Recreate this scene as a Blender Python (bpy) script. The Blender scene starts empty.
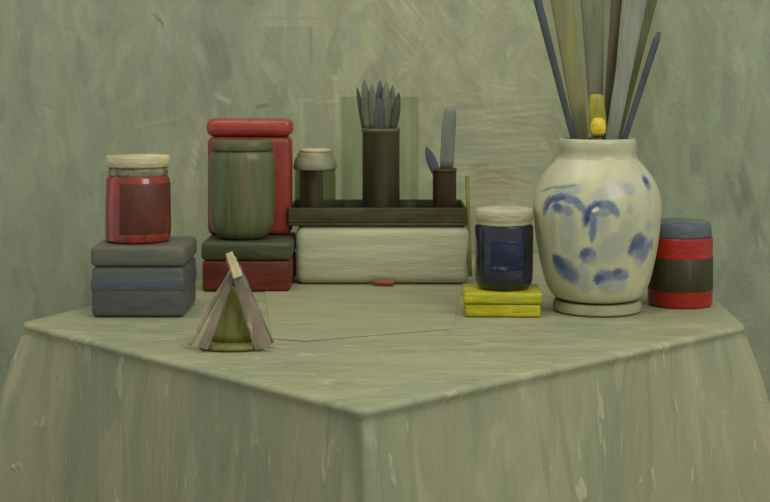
import bpy, bmesh, math, random
import numpy as np
from mathutils import Vector, Matrix

C = bpy.context.scene.collection
S = bpy.context.scene
PI = math.pi

# ------------------------------------------------------------------ camera, world, lights, exposure
EYE, F, HOR = 1.15, 1410.0, 73.0
cam_d = bpy.data.cameras.new('camera')
cam_d.sensor_width = 36.0
cam_d.lens = F / 770 * 36
cam_d.shift_y = -(251 - HOR) / 770
cam_d.clip_start = 0.05
cam = bpy.data.objects.new('camera', cam_d)
C.objects.link(cam)
cam.location = (0, 0, EYE)
cam.rotation_euler = (PI / 2, 0, 0)
S.camera = cam

w = bpy.data.worlds.new('world')
S.world = w
w.use_nodes = True
w.node_tree.nodes['Background'].inputs[0].default_value = (0.93, 1.0, 0.95, 1)
w.node_tree.nodes['Background'].inputs[1].default_value = 0.60


def area(name, loc, aim, size, power, col):
    d = bpy.data.lights.new(name, 'AREA')
    d.shape = 'RECTANGLE'
    d.size, d.size_y = size
    d.energy = power
    d.color = col
    o = bpy.data.objects.new(name, d)
    C.objects.link(o)
    o.location = loc
    o.rotation_euler = (Vector(aim) - Vector(loc)).to_track_quat('-Z', 'Y').to_euler()
    return o


area('added_key_light', (1.5, 0.1, 2.7), (0.0, 2.6, 0.9), (1.3, 1.3), 36, (0.99, 0.98, 0.90))  # added soft key from the right front, no window behind it
area('added_overhead_light', (-0.3, 1.9, 3.0), (0.0, 2.5, 0.75), (1.6, 1.2), 15, (1.0, 0.97, 0.84))  # added overhead area light to brighten the tabletop, not a real fixture

S.view_settings.view_transform = 'Standard'
S.view_settings.look = 'None'
S.view_settings.gamma = 1.0
S.view_settings.use_curve_mapping = False
S.view_settings.exposure = 0.0


# ------------------------------------------------------------------ helpers
def lin(r, g, b):
    def f(c):
        c /= 255.0
        return c / 12.92 if c <= 0.04045 else ((c + 0.055) / 1.055) ** 2.4
    return (f(r), f(g), f(b))


def X(px, z):
    return (px - 385.0) * z / F


def Z(py, z):
    return EYE - (py - HOR) * z / F


def nodes_of(name):
    m = bpy.data.materials.new(name)
    m.use_nodes = True
    nt = m.node_tree
    return m, nt, nt.nodes['Principled BSDF']


def paint(name, a, b=None, c=None, scale=(8, 8, 8), rough=0.55, bump=0.25, spec=0.3, coat=0.0, detail=4.0, bdist=0.004):
    """brushed oil-paint surface: two or three pigments streaked together, with raised bristle marks"""
    b = b or tuple(v * 0.75 for v in a)
    m, nt, p = nodes_of(name)
    N, L = nt.nodes, nt.links
    tc = N.new('ShaderNodeTexCoord')
    mp = N.new('ShaderNodeMapping')
    mp.inputs['Scale'].default_value = scale
    L.new(tc.outputs['Object'], mp.inputs['Vector'])
    n1 = N.new('ShaderNodeTexNoise')
    n1.inputs['Scale'].default_value = 1.0
    n1.inputs['Detail'].default_value = detail
    n1.inputs['Roughness'].default_value = 0.6
    n1.inputs['Distortion'].default_value = 0.4
    L.new(mp.outputs[0], n1.inputs['Vector'])
    r = N.new('ShaderNodeValToRGB')
    r.color_ramp.elements[0].position = 0.36
    r.color_ramp.elements[1].position = 0.64
    r.color_ramp.elements[0].color = (*b, 1)
    r.color_ramp.elements[1].color = (*a, 1)
    if c:
        e = r.color_ramp.elements.new(0.72)
        e.color = (*c, 1)
    L.new(n1.outputs['Fac'], r.inputs['Fac'])
    L.new(r.outputs['Color'], p.inputs['Base Color'])
    mp2 = N.new('ShaderNodeMapping')
    mp2.inputs['Scale'].default_value = tuple(s * 3.3 for s in scale)
    L.new(tc.outputs['Object'], mp2.inputs['Vector'])
    n2 = N.new('ShaderNodeTexNoise')
    n2.inputs['Detail'].default_value = 3.0
    n2.inputs['Scale'].default_value = 1.0
    L.new(mp2.outputs[0], n2.inputs['Vector'])
    bp = N.new('ShaderNodeBump')
    bp.inputs['Strength'].default_value = bump
    bp.inputs['Distance'].default_value = bdist
    L.new(n2.outputs['Fac'], bp.inputs['Height'])
    L.new(bp.outputs[0], p.inputs['Normal'])
    p.inputs['Roughness'].default_value = rough
    p.inputs['Specular IOR Level'].default_value = spec
    p.inputs['Coat Weight'].default_value = coat
    return m


def attr_paint(name, rough=0.5, bump=0.2, scale=(60, 60, 60), spec=0.3, coat=0.0):
    m, nt, p = nodes_of(name)
    N, L = nt.nodes, nt.links
    at = N.new('ShaderNodeAttribute')
    at.attribute_name = 'pigment'
    L.new(at.outputs['Color'], p.inputs['Base Color'])
    tc = N.new('ShaderNodeTexCoord')
    mp = N.new('ShaderNodeMapping')
    mp.inputs['Scale'].default_value = scale
    L.new(tc.outputs['Object'], mp.inputs['Vector'])
    n = N.new('ShaderNodeTexNoise')
    n.inputs['Scale'].default_value = 1.0
    n.inputs['Detail'].default_value = 3.0
    L.new(mp.outputs[0], n.inputs['Vector'])
    bp = N.new('ShaderNodeBump')
    bp.inputs['Strength'].default_value = bump
    bp.inputs['Distance'].default_value = 0.003
    L.new(n.outputs['Fac'], bp.inputs['Height'])
    L.new(bp.outputs[0], p.inputs['Normal'])
    p.inputs['Roughness'].default_value = rough
    p.inputs['Specular IOR Level'].default_value = spec
    p.inputs['Coat Weight'].default_value = coat
    return m


def glass(name, tint, gloss=0.10, haze=0.15, hazecol=(0.3, 0.33, 0.24)):
    """thin tinted glass: light passes through tinted, a little is scattered by dusty film, a little mirrored"""
    m = bpy.data.materials.new(name)
    m.use_nodes = True
    nt = m.node_tree
    N, L = nt.nodes, nt.links
    N.remove(N['Principled BSDF'])
    out = N['Material Output']
    t = N.new('ShaderNodeBsdfTransparent')
    t.inputs[0].default_value = (*tint, 1)
    d = N.new('ShaderNodeBsdfDiffuse')
    d.inputs[0].default_value = (*hazecol, 1)
    g = N.new('ShaderNodeBsdfGlossy')
    g.inputs['Roughness'].default_value = 0.18
    tc = N.new('ShaderNodeTexCoord')
    mp = N.new('ShaderNodeMapping')
    mp.inputs['Scale'].default_value = (25, 25, 4)
    L.new(tc.outputs['Object'], mp.inputs['Vector'])
    n = N.new('ShaderNodeTexNoise')
    n.inputs['Scale'].default_value = 1.0
    L.new(mp.outputs[0], n.inputs['Vector'])
    mr = N.new('ShaderNodeMapRange')
    mr.inputs['From Min'].default_value = 0.4
    mr.inputs['From Max'].default_value = 0.7
    mr.inputs['To Min'].default_value = haze * 0.3
    mr.inputs['To Max'].default_value = haze * 1.7
    L.new(n.outputs['Fac'], mr.inputs['Value'])
    a = N.new('ShaderNodeMixShader')
    L.new(mr.outputs[0], a.inputs[0])
    L.new(t.outputs[0], a.inputs[1])
    L.new(d.outputs[0], a.inputs[2])
    lw = N.new('ShaderNodeLayerWeight')
    lw.inputs['Blend'].default_value = 0.25
    mu = N.new('ShaderNodeMath')
    mu.operation = 'MULTIPLY'
    mu.inputs[1].default_value = gloss * 3
    L.new(lw.outputs['Fresnel'], mu.inputs[0])
    b = N.new('ShaderNodeMixShader')
    L.new(mu.outputs[0], b.inputs[0])
    L.new(a.outputs[0], b.inputs[1])
    L.new(g.outputs[0], b.inputs[2])
    L.new(b.outputs[0], out.inputs['Surface'])
    return m


def link(name, me, mat, parent=None, loc=None, smooth=True, rot=None):
    o = bpy.data.objects.new(name, me)
    C.objects.link(o)
    if mat is not None:
        me.materials.append(mat)
    if smooth:
        me.shade_smooth()
    if loc is not None:
        o.location = loc
    if rot is not None:
        o.rotation_euler = rot
    if parent is not None:
        o.parent = parent
    return o


def obj(name, bm, mat, parent=None, loc=None, smooth=True, sharp=None, rot=None):
    me = bpy.data.meshes.new(name)
    bmesh.ops.recalc_face_normals(bm, faces=bm.faces)
    bm.to_mesh(me)
    bm.free()
    o = link(name, me, mat, parent, loc, smooth, rot)
    if smooth and sharp:
        me.set_sharp_from_angle(angle=sharp)
    return o


def tag(o, label, cat, group=None):
    o['label'] = label
    o['category'] = cat
    if group:
        o['group'] = group
    return o


def thing(name, label, cat, loc, group=None, rz=0.0):
    o = bpy.data.objects.new(name, None)
    o.empty_display_size = 0.02
    C.objects.link(o)
    o.location = loc
    o.rotation_euler = (0, 0, rz)
    return tag(o, label, cat, group)


def lathe(prof, seg=64, a0=0.0, a1=2 * PI, wob=0.0, seed=0):
    """prof: list of (r, z) bottom to top; r==0 closes on the axis"""
    bm = bmesh.new()
    rnd = random.Random(seed)
    ph = [rnd.uniform(0, 6.28) for _ in range(4)]
    full = abs(a1 - a0 - 2 * PI) < 1e-6
    n = seg if full else seg + 1
    rows = []
    for r, z in prof:
        if r < 1e-6:
            rows.append([bm.verts.new((0, 0, z))])
        else:
            row = []
            for i in range(n):
                t = a0 + (a1 - a0) * i / seg
                k = 1 + wob * (math.sin(2 * t + ph[0] + z * 20) + 0.5 * math.sin(3 * t + ph[1] + z * 35))
                row.append(bm.verts.new((r * k * math.cos(t), r * k * math.sin(t), z)))
            rows.append(row)
    for A, B in zip(rows, rows[1:]):
        m = n if full else n - 1
        for i in range(m):
            j = (i + 1) % n
            if len(A) == 1 and len(B) == 1:
                continue
            if len(A) == 1:
                bm.faces.new((A[0], B[j], B[i]))
            elif len(B) == 1:
                bm.faces.new((A[i], A[j], B[0]))
            else:
                bm.faces.new((A[i], A[j], B[j], B[i]))
    return bm


def rbox(sx, sy, sz, bev=0.006, seg=3, dz=0.0, cuts=0, wob=0.0, seed=1):
    """rounded box, base centred at the origin"""
    bm = bmesh.new()
    bmesh.ops.create_cube(bm, size=1.0)
    for v in bm.verts:
        v.co = Vector((v.co.x * sx, v.co.y * sy, (v.co.z + 0.5) * sz + dz))
    if bev:
        bmesh.ops.bevel(bm, geom=bm.edges[:] , offset=bev, segments=seg, profile=0.5, affect='EDGES')
    if wob:
        rnd = random.Random(seed)
        ph = [rnd.uniform(0, 6.28) for _ in range(6)]
        for v in bm.verts:
            x, y, z = v.co
            v.co.x += wob * math.sin(z * 40 + ph[0])
            v.co.z += wob * math.sin(x * 30 + ph[1]) * (1 if z > sz * 0.5 else 0)
    return bm


def tube(path, radii, seg=16, flat=1.0, axis=None, cap=True):
    """tapered rod along path; flat scales the section along `axis`"""
    bm = bmesh.new()
    pts = [Vector(p) for p in path]
    rows = []
    ax = Vector(axis) if axis else Vector((0, 1, 0))
    for i, p in enumerate(pts):
        d = (pts[min(i + 1, len(pts) - 1)] - pts[max(i - 1, 0)]).normalized()
        u = (ax - d * ax.dot(d)).normalized()
        v = d.cross(u)
        r = radii[i] if isinstance(radii, (list, tuple)) else radii
        rows.append([bm.verts.new(p + u * (r * flat * math.cos(2 * PI * k / seg)) + v * (r * math.sin(2 * PI * k / seg))) for k in range(seg)])
    for A, B in zip(rows, rows[1:]):
        for k in range(seg):
            j = (k + 1) % seg
            bm.faces.new((A[k], A[j], B[j], B[k]))
    if cap:
        bm.faces.new(rows[0])
        bm.faces.new(rows[-1][::-1])
    return bm


def lerp(a, b, t):
    return tuple(x + (y - x) * t for x, y in zip(a, b))


def set_pigment(me, cols):
    ca = me.color_attributes.new('pigment', 'FLOAT_COLOR', 'POINT')
    full = np.ones((len(me.vertices), 4), dtype=np.float32)
    full[:, :3] = cols
    ca.data.foreach_set('color', full.ravel())


class Canvas:
    """loose paint: strokes of pigment with bristle ridges, kept as colour and thickness"""

    def __init__(self, W, H, col, seed):
        self.W, self.H = W, H
        self.c = np.zeros((H, W, 3), dtype=np.float64)
        self.c[:] = col
        self.h = np.zeros((H, W))
        self.r = np.random.RandomState(seed)

    def stroke(self, cx, cy, ang, ln, wd, col, alpha=0.6, thick=1.0, curve=0.0):
        R = int(max(ln, wd)) + 3
        x0, x1 = max(0, int(cx - R)), min(self.W, int(cx + R))
        y0, y1 = max(0, int(cy - R)), min(self.H, int(cy + R))
        if x1 <= x0 or y1 <= y0:
            return
        yy, xx = np.mgrid[y0:y1, x0:x1]
        dx, dy = xx - cx, yy - cy
        u = dx * math.cos(ang) + dy * math.sin(ang)
        v = -dx * math.sin(ang) + dy * math.cos(ang) + curve * u * u / max(ln, 1)
        u /= ln
        v /= wd
        tab = self.r.rand(24)
        bi = np.interp(v, np.linspace(-1, 1, 24), tab)
        edge = np.clip((1 - np.abs(v)) * 3, 0, 1)
        tip = np.clip((1 - np.abs(u) - 0.35 * bi) * 4, 0, 1)
        a = edge * tip * alpha * (0.55 + 0.45 * bi)
        self.c[y0:y1, x0:x1] += (np.array(col) - self.c[y0:y1, x0:x1]) * a[..., None]
        ridge = (bi - 0.4) * 0.6 + np.clip(np.abs(v) - 0.7, 0, 0.3) * 2.0
        self.h[y0:y1, x0:x1] = self.h[y0:y1, x0:x1] * (1 - 0.7 * a) + ridge * a * thick


# ------------------------------------------------------------------ the setting
TOP = 0.75
WALL = 3.20


def build_wall():
    # dense where the picture looks, coarse beyond; a coat of paint brushed on thick
    k = WALL / F
    W, H = 1010, 530
    px0, px1, py0, py1 = -420.0, 1190.0, -330.0, 510.0
    # canvas in painting pixels
    def cp(px, py):
        return (px - px0) / (px1 - px0) * W, (py - py0) / (py1 - py0) * H
    sc = W / (px1 - px0)
    cv = Canvas(W, H, WCOL['mid'], 7)
    r = cv.r
    regions = [  # px, py, weight radius x, radius y, colour
        (40, 150, 160, 400, 'left'), (200, 60, 110, 120, 'left'), (190, 190, 40, 70, 'cream'),
        (400, 60, 110, 110, 'light'), (320, 130, 60, 70, 'light'), (490, 150, 60, 80, 'cream'), (500, 60, 50, 70, 'light'),
        (600, 60, 55, 110, 'olive'), (690, 150, 60, 260, 'right'), (770, 150, 60, 400, 'right2'), (60, 290, 120, 60, 'left'),
    ]
    cols = {n: np.array(WCOL[n]) for n in WCOL}

    def base(px, py):
        tot = np.array(WCOL['mid']) * 0.15
        wt = 0.15
        for rx, ry, sx, sy, n in regions:
            g = math.exp(-((px - rx) / sx) ** 2 - ((py - ry) / sy) ** 2)
            tot = tot + cols[n] * g
            wt += g
        return tot / wt
    for i in range(7400):
        px, py = r.uniform(px0, px1), r.uniform(py0, py1)
        b = base(px, py)
        col = b * (1 + 0.13 * r.randn()) * (1 + 0.028 * r.randn(3))
        if 440 < px < 540 and 90 < py < 215:
            ang = r.normal(0.02, 0.12)
        elif px < 120 or px > 640:
            ang = PI / 2 + r.normal(0, 0.2)
        else:
            ang = PI / 2 + r.normal(0, 0.35)
        big = i < 3200
        x, y = cp(px, py)
        cv.stroke(x, y, ang, (r.uniform(28, 70) if big else r.uniform(10, 34)) * sc, (r.uniform(8, 16) if big else r.uniform(2.5, 7)) * sc,
                  col, alpha=0.75 if big else 0.5, thick=1.0, curve=r.normal(0, 0.12))
    # marks of their own: two leaf-shaped smears, a few scratches, cream dabs, a pinkish rub
    d = cols['left'] * 0.72
    for px, py, a, ln, wd, c, al in [
        (217, 55, 1.35, 36, 13, d, 0.75), (272, 42, 1.75, 26, 11, cols['left'] * 0.85, 0.7), (205, 40, 1.2, 30, 9, d, 0.5),
        (310, 45, 1.57, 28, 2, d, 0.7), (157, 18, 0.75, 13, 1.3, d * 0.7, 0.9), (262, 105, -0.2, 10, 2.5, d * 0.7, 0.7),
        (222, 97, 0.5, 14, 3, cols['light'] * 1.25, 0.8), (155, 122, -0.2, 30, 3, cols['light'] * 1.1, 0.6), (193, 160, 1.75, 34, 4, cols['cream'] * 1.2, 0.8),
        (190, 195, 1.6, 36, 9, cols['cream'] * 1.05, 0.7), (335, 88, 1.5, 20, 2.5, cols['light'] * 1.3, 0.8), (320, 100, 0.05, 26, 2.5, cols['light'] * 1.2, 0.6),
        (490, 188, 0.0, 36, 6, np.array(WCOL['pink']), 0.5), (500, 178, 0.05, 30, 4, np.array(WCOL['pink']), 0.4), (480, 196, -0.1, 26, 4, np.array(WCOL['pink']), 0.4),
        (301, 118, 1.57, 34, 2.5, cols['light'] * 1.2, 0.7), (336, 116, 1.57, 30, 2.5, cols['light'] * 1.2, 0.7), (318, 120, 1.57, 34, 12, cols['left'] * 1.02, 0.5),
        (430, 30, 1.5, 40, 8, cols['light'] * 1.15, 0.5), (365, 55, 1.5, 22, 3, cols['cream'] * np.array([1.1, 1.1, 0.7]), 0.5), (410, 140, 1.57, 40, 7, cols['light'] * 1.3, 0.6),
        (700, 110, 1.57, 80, 10, cols['right'] * 0.9, 0.5), (740, 90, 1.57, 60, 5, cols['right2'] * 1.15, 0.5), (672, 90, 1.75, 60, 9, cols['cream'] * 0.95, 0.4),
        (104, 55, -1.1, 14, 2, cols['light'], 0.5), (52, 160, 1.57, 46, 6, cols['light'] * 1.0, 0.5), (290, 20, 0.0, 40, 7, cols['cream'], 0.5),
        (564, 50, 1.35, 80, 14, cols['olive'] * 1.1, 0.5), (640, 60, 1.8, 80, 12, cols['olive'] * 1.1, 0.5), (600, 40, 1.57, 90, 26, cols['olive'] * 1.1, 0.5),
    ]:
        x, y = cp(px, py)
        cv.stroke(x, y, a, ln * sc, wd * sc, c, alpha=al, thick=1.6)
    xs = np.concatenate([[-2.6, -1.8], (np.linspace(px0, px1, W) - 385) * k, [1.8, 2.6]])
    zs = np.concatenate([[2.6, 1.9], EYE - (np.linspace(py0, py1, H) - HOR) * k, [0.1, 0.0]])
    zs = np.sort(zs)[::-1]
    col = np.zeros((len(zs), len(xs), 3))
    col[:] = WCOL['mid']
    hh = np.zeros((len(zs), len(xs)))
    col[2:2 + H, 2:2 + W] = cv.c
    hh[2:2 + H, 2:2 + W] = cv.h
    for s in (0, 1):
        col[s, 2:2 + W], col[-1 - s, 2:2 + W] = cv.c[0], cv.c[-1]
    for s in (0, 1):
        col[:, s], col[:, -1 - s] = col[:, 2], col[:, -3]
    XX, ZZ = np.meshgrid(xs, zs)
    YY = WALL - np.clip(hh, -0.5, 1.2) * 0.0045
    co = np.stack([XX, YY, ZZ], -1).reshape(-1, 3)
    nx, nz = len(xs), len(zs)
    idx = np.arange(nx * nz).reshape(nz, nx)
    q = np.stack([idx[:-1, :-1], idx[1:, :-1], idx[1:, 1:], idx[:-1, 1:]], -1).reshape(-1, 4)
    me = bpy.data.meshes.new('wall_back')
    me.vertices.add(len(co))
    me.vertices.foreach_set('co', co.ravel())
    me.loops.add(q.size)
    me.loops.foreach_set('vertex_index', q.ravel().astype(np.int32))
    me.polygons.add(len(q))
    me.polygons.foreach_set('loop_start', np.arange(0, q.size, 4, dtype=np.int32))
    me.update()
    me.validate()
    set_pigment(me, np.clip(col.reshape(-1, 3), 0.01, 0.9))
    o = link('wall_back', me, attr_paint('wall_paint', rough=0.45, bump=0.35, scale=(90, 90, 40)))
    o['kind'] = 'structure'


WCOL = dict(mid=lin(147, 150, 124), left=lin(144, 149, 124), cream=lin(164, 160, 128), light=lin(159, 158, 126), olive=lin(116, 116, 82),
            right=lin(134, 141, 114), right2=lin(146, 150, 124), pink=lin(172, 154, 130))
build_wall()

fl = bmesh.new()
bmesh.ops.create_grid(fl, x_segments=1, y_segments=1, size=1.0)
for v in fl.verts:
    v.co = Vector((v.co.x * 2.6, v.co.y * 2.6 + 0.6, 0))
o = obj('floor', fl, paint('floor_paint', lin(120, 112, 88), lin(96, 92, 72), scale=(2, 8, 2)))
o['kind'] = 'structure'

# ------------------------------------------------------------------ table and its cloth
P_L, P_F, P_R = (-0.578, 2.265), (-0.0263, 1.684), (0.5665, 2.238)
POLY = [P_L, P_F, P_R, (0.580, 2.48), (0.45, 3.10), (-0.175, 3.10), (-0.345, 2.75)]

t = thing('table', 'table hidden beneath the long pale cloth, carrying the jars and the vase', 'table', (0, 2.5, 0))
bm = bmesh.new()
cx = sum(p[0] for p in POLY) / len(POLY)
cy = sum(p[1] for p in POLY) / len(POLY)
top = [bm.verts.new((cx + (p[0] - cx) * 0.975, cy + (p[1] - cy) * 0.975 - 2.5, TOP - 0.006)) for p in POLY]
bot = [bm.verts.new(v.co - Vector((0, 0, 0.03))) for v in top]
bm.faces.new(top)
bm.faces.new(bot[::-1])
for i in range(len(top)):
    j = (i + 1) % len(top)
    bm.faces.new((top[i], bot[i], bot[j], top[j]))
M_wood = paint('table_wood', lin(120, 96, 64), lin(96, 74, 48), scale=(3, 30, 3))
obj('tabletop', bm, M_wood, t, smooth=False)
for p in (P_L, P_F, P_R, (0.42, 3.0), (-0.15, 3.0)):
    lx, ly = cx + (p[0] - cx) * 0.84, cy + (p[1] - cy) * 0.84 - 2.5
    obj('leg', tube([(lx, ly, 0), (lx, ly, TOP - 0.036)], [0.018, 0.024]), M_wood, t)


def cloth_material():
    """sage cloth with thick cream and green brush marks of a few sizes"""
    m, nt, p = nodes_of('cloth_paint')
    N, L = nt.nodes, nt.links
    tc = N.new('ShaderNodeTexCoord')

    def noise(scale, off, lo, hi, detail=2.0, dist=0.3):
        mp = N.new('ShaderNodeMapping')
        mp.inputs['Scale'].default_value = scale
        mp.inputs['Location'].default_value = off
        L.new(tc.outputs['Object'], mp.inputs['Vector'])
        n = N.new('ShaderNodeTexNoise')
        n.inputs['Scale'].default_value = 1.0
        n.inputs['Detail'].default_value = detail
        n.inputs['Distortion'].default_value = dist
        L.new(mp.outputs[0], n.inputs['Vector'])
        r = N.new('ShaderNodeMapRange')
        r.inputs['From Min'].default_value = lo
        r.inputs['From Max'].default_value = hi
        L.new(n.outputs['Fac'], r.inputs['Value'])
        return r.outputs[0], n.outputs['Fac']

    def mix(fac, a, b, k):
        mu = N.new('ShaderNodeMath')
        mu.operation = 'MULTIPLY'
        mu.inputs[1].default_value = k
        L.new(fac, mu.inputs[0])
        x = N.new('ShaderNodeMix')
        x.data_type = 'RGBA'
        L.new(mu.outputs[0], x.inputs[0])
        if isinstance(a, tuple):
            x.inputs[6].default_value = (*a, 1)
        else:
            L.new(a, x.inputs[6])
        x.inputs[7].default_value = (*b, 1)
        return x.outputs[2]
    f1, h1 = noise((4, 16, 2.4), (0, 0, 0), 0.38, 0.62, 4.0)
    f2, h2 = noise((9, 26, 5), (3.1, 1.7, 0.4), 0.56, 0.64, 3.0, 0.8)
    f3, h3 = noise((14, 40, 4), (7.3, 2.2, 5.1), 0.57, 0.68, 3.0, 0.5)
    f4, h4 = noise((22, 60, 12), (1.3, 8.2, 2.1), 0.64, 0.70, 2.0, 1.0)
    c = mix(f1, lin(143, 147, 117), lin(160, 156, 121), 1.0)
    c = mix(f2, c, lin(170, 165, 130), 0.7)
    c = mix(f3, c, lin(122, 132, 103), 0.45)
    c = mix(f4, c, lin(186, 180, 146), 0.7)
    L.new(c, p.inputs['Base Color'])
    f5, h5 = noise((40, 130, 14), (0, 0, 0), 0.3, 0.7, 3.0)
    ad = N.new('ShaderNodeMath')
    ad.operation = 'ADD'
    L.new(f4, ad.inputs[0])
    L.new(f5, ad.inputs[1])
    bp = N.new('ShaderNodeBump')
    bp.inputs['Strength'].default_value = 0.4
    bp.inputs['Distance'].default_value = 0.004
    L.new(ad.outputs[0], bp.inputs['Height'])
    L.new(bp.outputs[0], p.inputs['Normal'])
    p.inputs['Roughness'].default_value = 0.5
    p.inputs['Specular IOR Level'].default_value = 0.3
    return m


def build_cloth():
    # rounded outline of the top, resampled, then rings inward and rows hanging down
    pts = []
    n = len(POLY)
    for i in range(n):
        a, b, c = Vector(POLY[i - 1]), Vector(POLY[i]), Vector(POLY[(i + 1) % n])
        r = 0.010
        p, q = b + (a - b).normalized() * r, b + (c - b).normalized() * r
        for k in range(7):
            s = k / 6
            pts.append((1 - s) ** 2 * p + 2 * s * (1 - s) * b + s * s * q)
    dense = []
    for i in range(len(pts)):
        a, b = pts[i], pts[(i + 1) % len(pts)]
        m = max(1, int((b - a).length / 0.006))
        for k in range(m):
            dense.append(a + (b - a) * k / m)
    N = len(dense)
    D = np.array([(p.x, p.y) for p in dense])
    T = np.roll(D, -2, 0) - np.roll(D, 2, 0)
    T /= np.linalg.norm(T, axis=1)[:, None]
    NRM = np.stack([T[:, 1], -T[:, 0]], 1)
    cen = np.array([cx, cy])
    if ((D - cen) * NRM).sum() < 0:
        NRM = -NRM
    # smooth normals
    for _ in range(6):
        NRM = (np.roll(NRM, 1, 0) + NRM * 2 + np.roll(NRM, -1, 0)) / 4
    arc = np.concatenate([[0], np.cumsum(np.linalg.norm(np.diff(D, axis=0), axis=1))])
    flare = np.zeros((N, 2))
    for (cxp, cyp), dirv, amt, wid in [(P_L, (-1.0, 0.05), 0.36, 0.05), (P_R, (1.0, 0.05), 0.40, 0.075), (P_F, (0.0, -1.0), 0.035, 0.05)]:
        dist = np.hypot(D[:, 0] - cxp, D[:, 1] - cyp)
        flare += amt * np.exp(-(dist / wid) ** 1.3)[:, None] * np.array(dirv)
    rs = np.random.RandomState(3)
    fold = np.zeros(N)
    for _ in range(9):
        f = rs.uniform(8, 40)
        fold += rs.uniform(0.2, 1.0) * np.sin(arc * f + rs.uniform(0, 6.28)) / (f / 12)
    dF = np.hypot(D[:, 0] - P_F[0], D[:, 1] - P_F[1]) * np.sign(D[:, 0] - P_F[0])
    ridge = 0.009 * np.exp(-((dF - 0.010) / 0.009) ** 2) - 0.007 * np.exp(-((dF + 0.014) / 0.009) ** 2) - 0.004 * np.exp(-((dF - 0.034) / 0.01) ** 2)
    rows, co = [], []
    rings = np.linspace(0.02, 1.0, 46) ** 0.8
    for s in rings:
        p = cen + (D - cen) * s
        z = TOP + 0.0004 * np.sin(p[:, 0] * 23 + 1) * np.sin(p[:, 1] * 19) * min(1, (1 - s) * 6)
        co.append(np.column_stack([p, z * np.ones(N)]))
    # lip, then hanging
    for off, dz in [(0.004, -0.0015), (0.0065, -0.005), (0.0060, -0.009), (0.0015, -0.014)]:
        co.append(np.column_stack([D + NRM * off, np.full(N, TOP + dz)]))
    for v in np.concatenate([np.linspace(0.022, 0.34, 46), np.linspace(0.36, 0.745, 18)]):
        e = 0.26 * (1 - math.exp(-v / 0.26))
        off = 0.012 * fold * min(1, v / 0.25) * 0.8 + 0.06 * e
        p = D + NRM * (off + ridge * min(1, (v - 0.014) / 0.03))[:, None] + flare * e
        co.append(np.column_stack([p, np.full(N, TOP - v)]))
    R = len(co)
    co = np.concatenate(co)
    idx = np.arange(R * N).reshape(R, N)
    nx = np.roll(idx, -1, 1)
    q = np.stack([idx[:-1], idx[1:], nx[1:], nx[:-1]], -1).reshape(-1, 4)
    co = np.concatenate([co, [[cx, cy, TOP]]])
    faces = [tuple(f) for f in q] + [(int(idx[0, i]), int(nx[0, i]), R * N) for i in range(N)]
    bm = bmesh.new()
    vs = [bm.verts.new(c) for c in co]
    for f in faces:
        bm.faces.new([vs[i] for i in f])
    o = obj('tablecloth', bm, cloth_material())
    md = o.modifiers.new('thickness', 'SOLIDIFY')
    md.thickness = 0.002
    md.offset = -1
    tag(o, 'pale green cloth draped to the floor over the table, one corner toward the viewer', 'tablecloth')


build_cloth()

# ------------------------------------------------------------------ paper and stub on the cloth
bm = bmesh.new()
pp = [(X(264, 2.61), 2.61), (X(290, 2.625), 2.63), (X(462, 2.63), 2.63), (0.105, 2.20), (-0.12, 2.10), (X(272, 2.12), 2.12)]
a = [bm.verts.new((x, y, TOP + 0.0009)) for x, y in pp]
b = [bm.verts.new((x, y, TOP + 0.0005)) for x, y in pp]
bm.faces.new(a)
bm.faces.new(b[::-1])
for i in range(len(pp)):
    j = (i + 1) % len(pp)
    bm.faces.new((a[i], b[i], b[j], a[j]))
o = obj('paper_sheet', bm, paint('paper_paint', lin(158, 155, 120), lin(146, 144, 112), scale=(5, 30, 5), rough=0.75, bump=0.2, spec=0.1), smooth=False)
tag(o, 'pale flat sheet of paper lying in front of the long white box', 'paper')

o = obj('crayon_stub', tube([(X(371, 2.645), 2.648, TOP + 0.0068), (X(375, 2.645), 2.647, TOP + 0.0068), (X(392, 2.64), 2.640, TOP + 0.0068), (X(394, 2.64), 2.639, TOP + 0.0068)],
                            [0.003, 0.0052, 0.0052, 0.004], seg=14),
        paint('stub_red', lin(150, 76, 50), lin(120, 66, 46), scale=(60, 60, 60)))
tag(o, 'small orange red crayon stub lying at the foot of the white box', 'crayon')

# ------------------------------------------------------------------ left stack: slate box with the red jar
zf = 2.302
b0, b1 = X(91, zf), X(184, zf)
t = thing('box', 'dark slate grey box at far left under the red jar', 'box', ((b0 + b1) / 2, zf + 0.075, TOP + 0.001), 'boxes under the jars')
M_slate = paint('slate_paint', lin(92, 92, 84), lin(74, 76, 74), lin(104, 94, 84), scale=(7, 7, 26), rough=0.5, bump=0.4)
obj('body', rbox(b1 - b0, 0.150, 0.082, 0.008), M_slate, t)
obj('lid', rbox(b1 - b0 + 0.004, 0.153, 0.034, 0.009, dz=0.0822), paint('slate_lid', lin(104, 98, 86), lin(88, 88, 78), lin(118, 92, 84), scale=(8, 8, 26), rough=0.5, bump=0.4), t)
obj('band', rbox(b1 - b0 + 0.0015, 0.1515, 0.022, 0.004, dz=0.042), paint('slate_band', lin(80, 85, 92), lin(70, 75, 80), scale=(8, 8, 40), rough=0.5), t)
SL_TOP = TOP + 0.001 + 0.0822 + 0.034


def jar(name, label, cat, loc, prof_body, mat, group=None):
    t = thing(name, label, cat, loc, group)
    obj('body', lathe(prof_body, 72, wob=0.004, seed=hash(label) % 97), mat, t, sharp=0.7)
    return t


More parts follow.
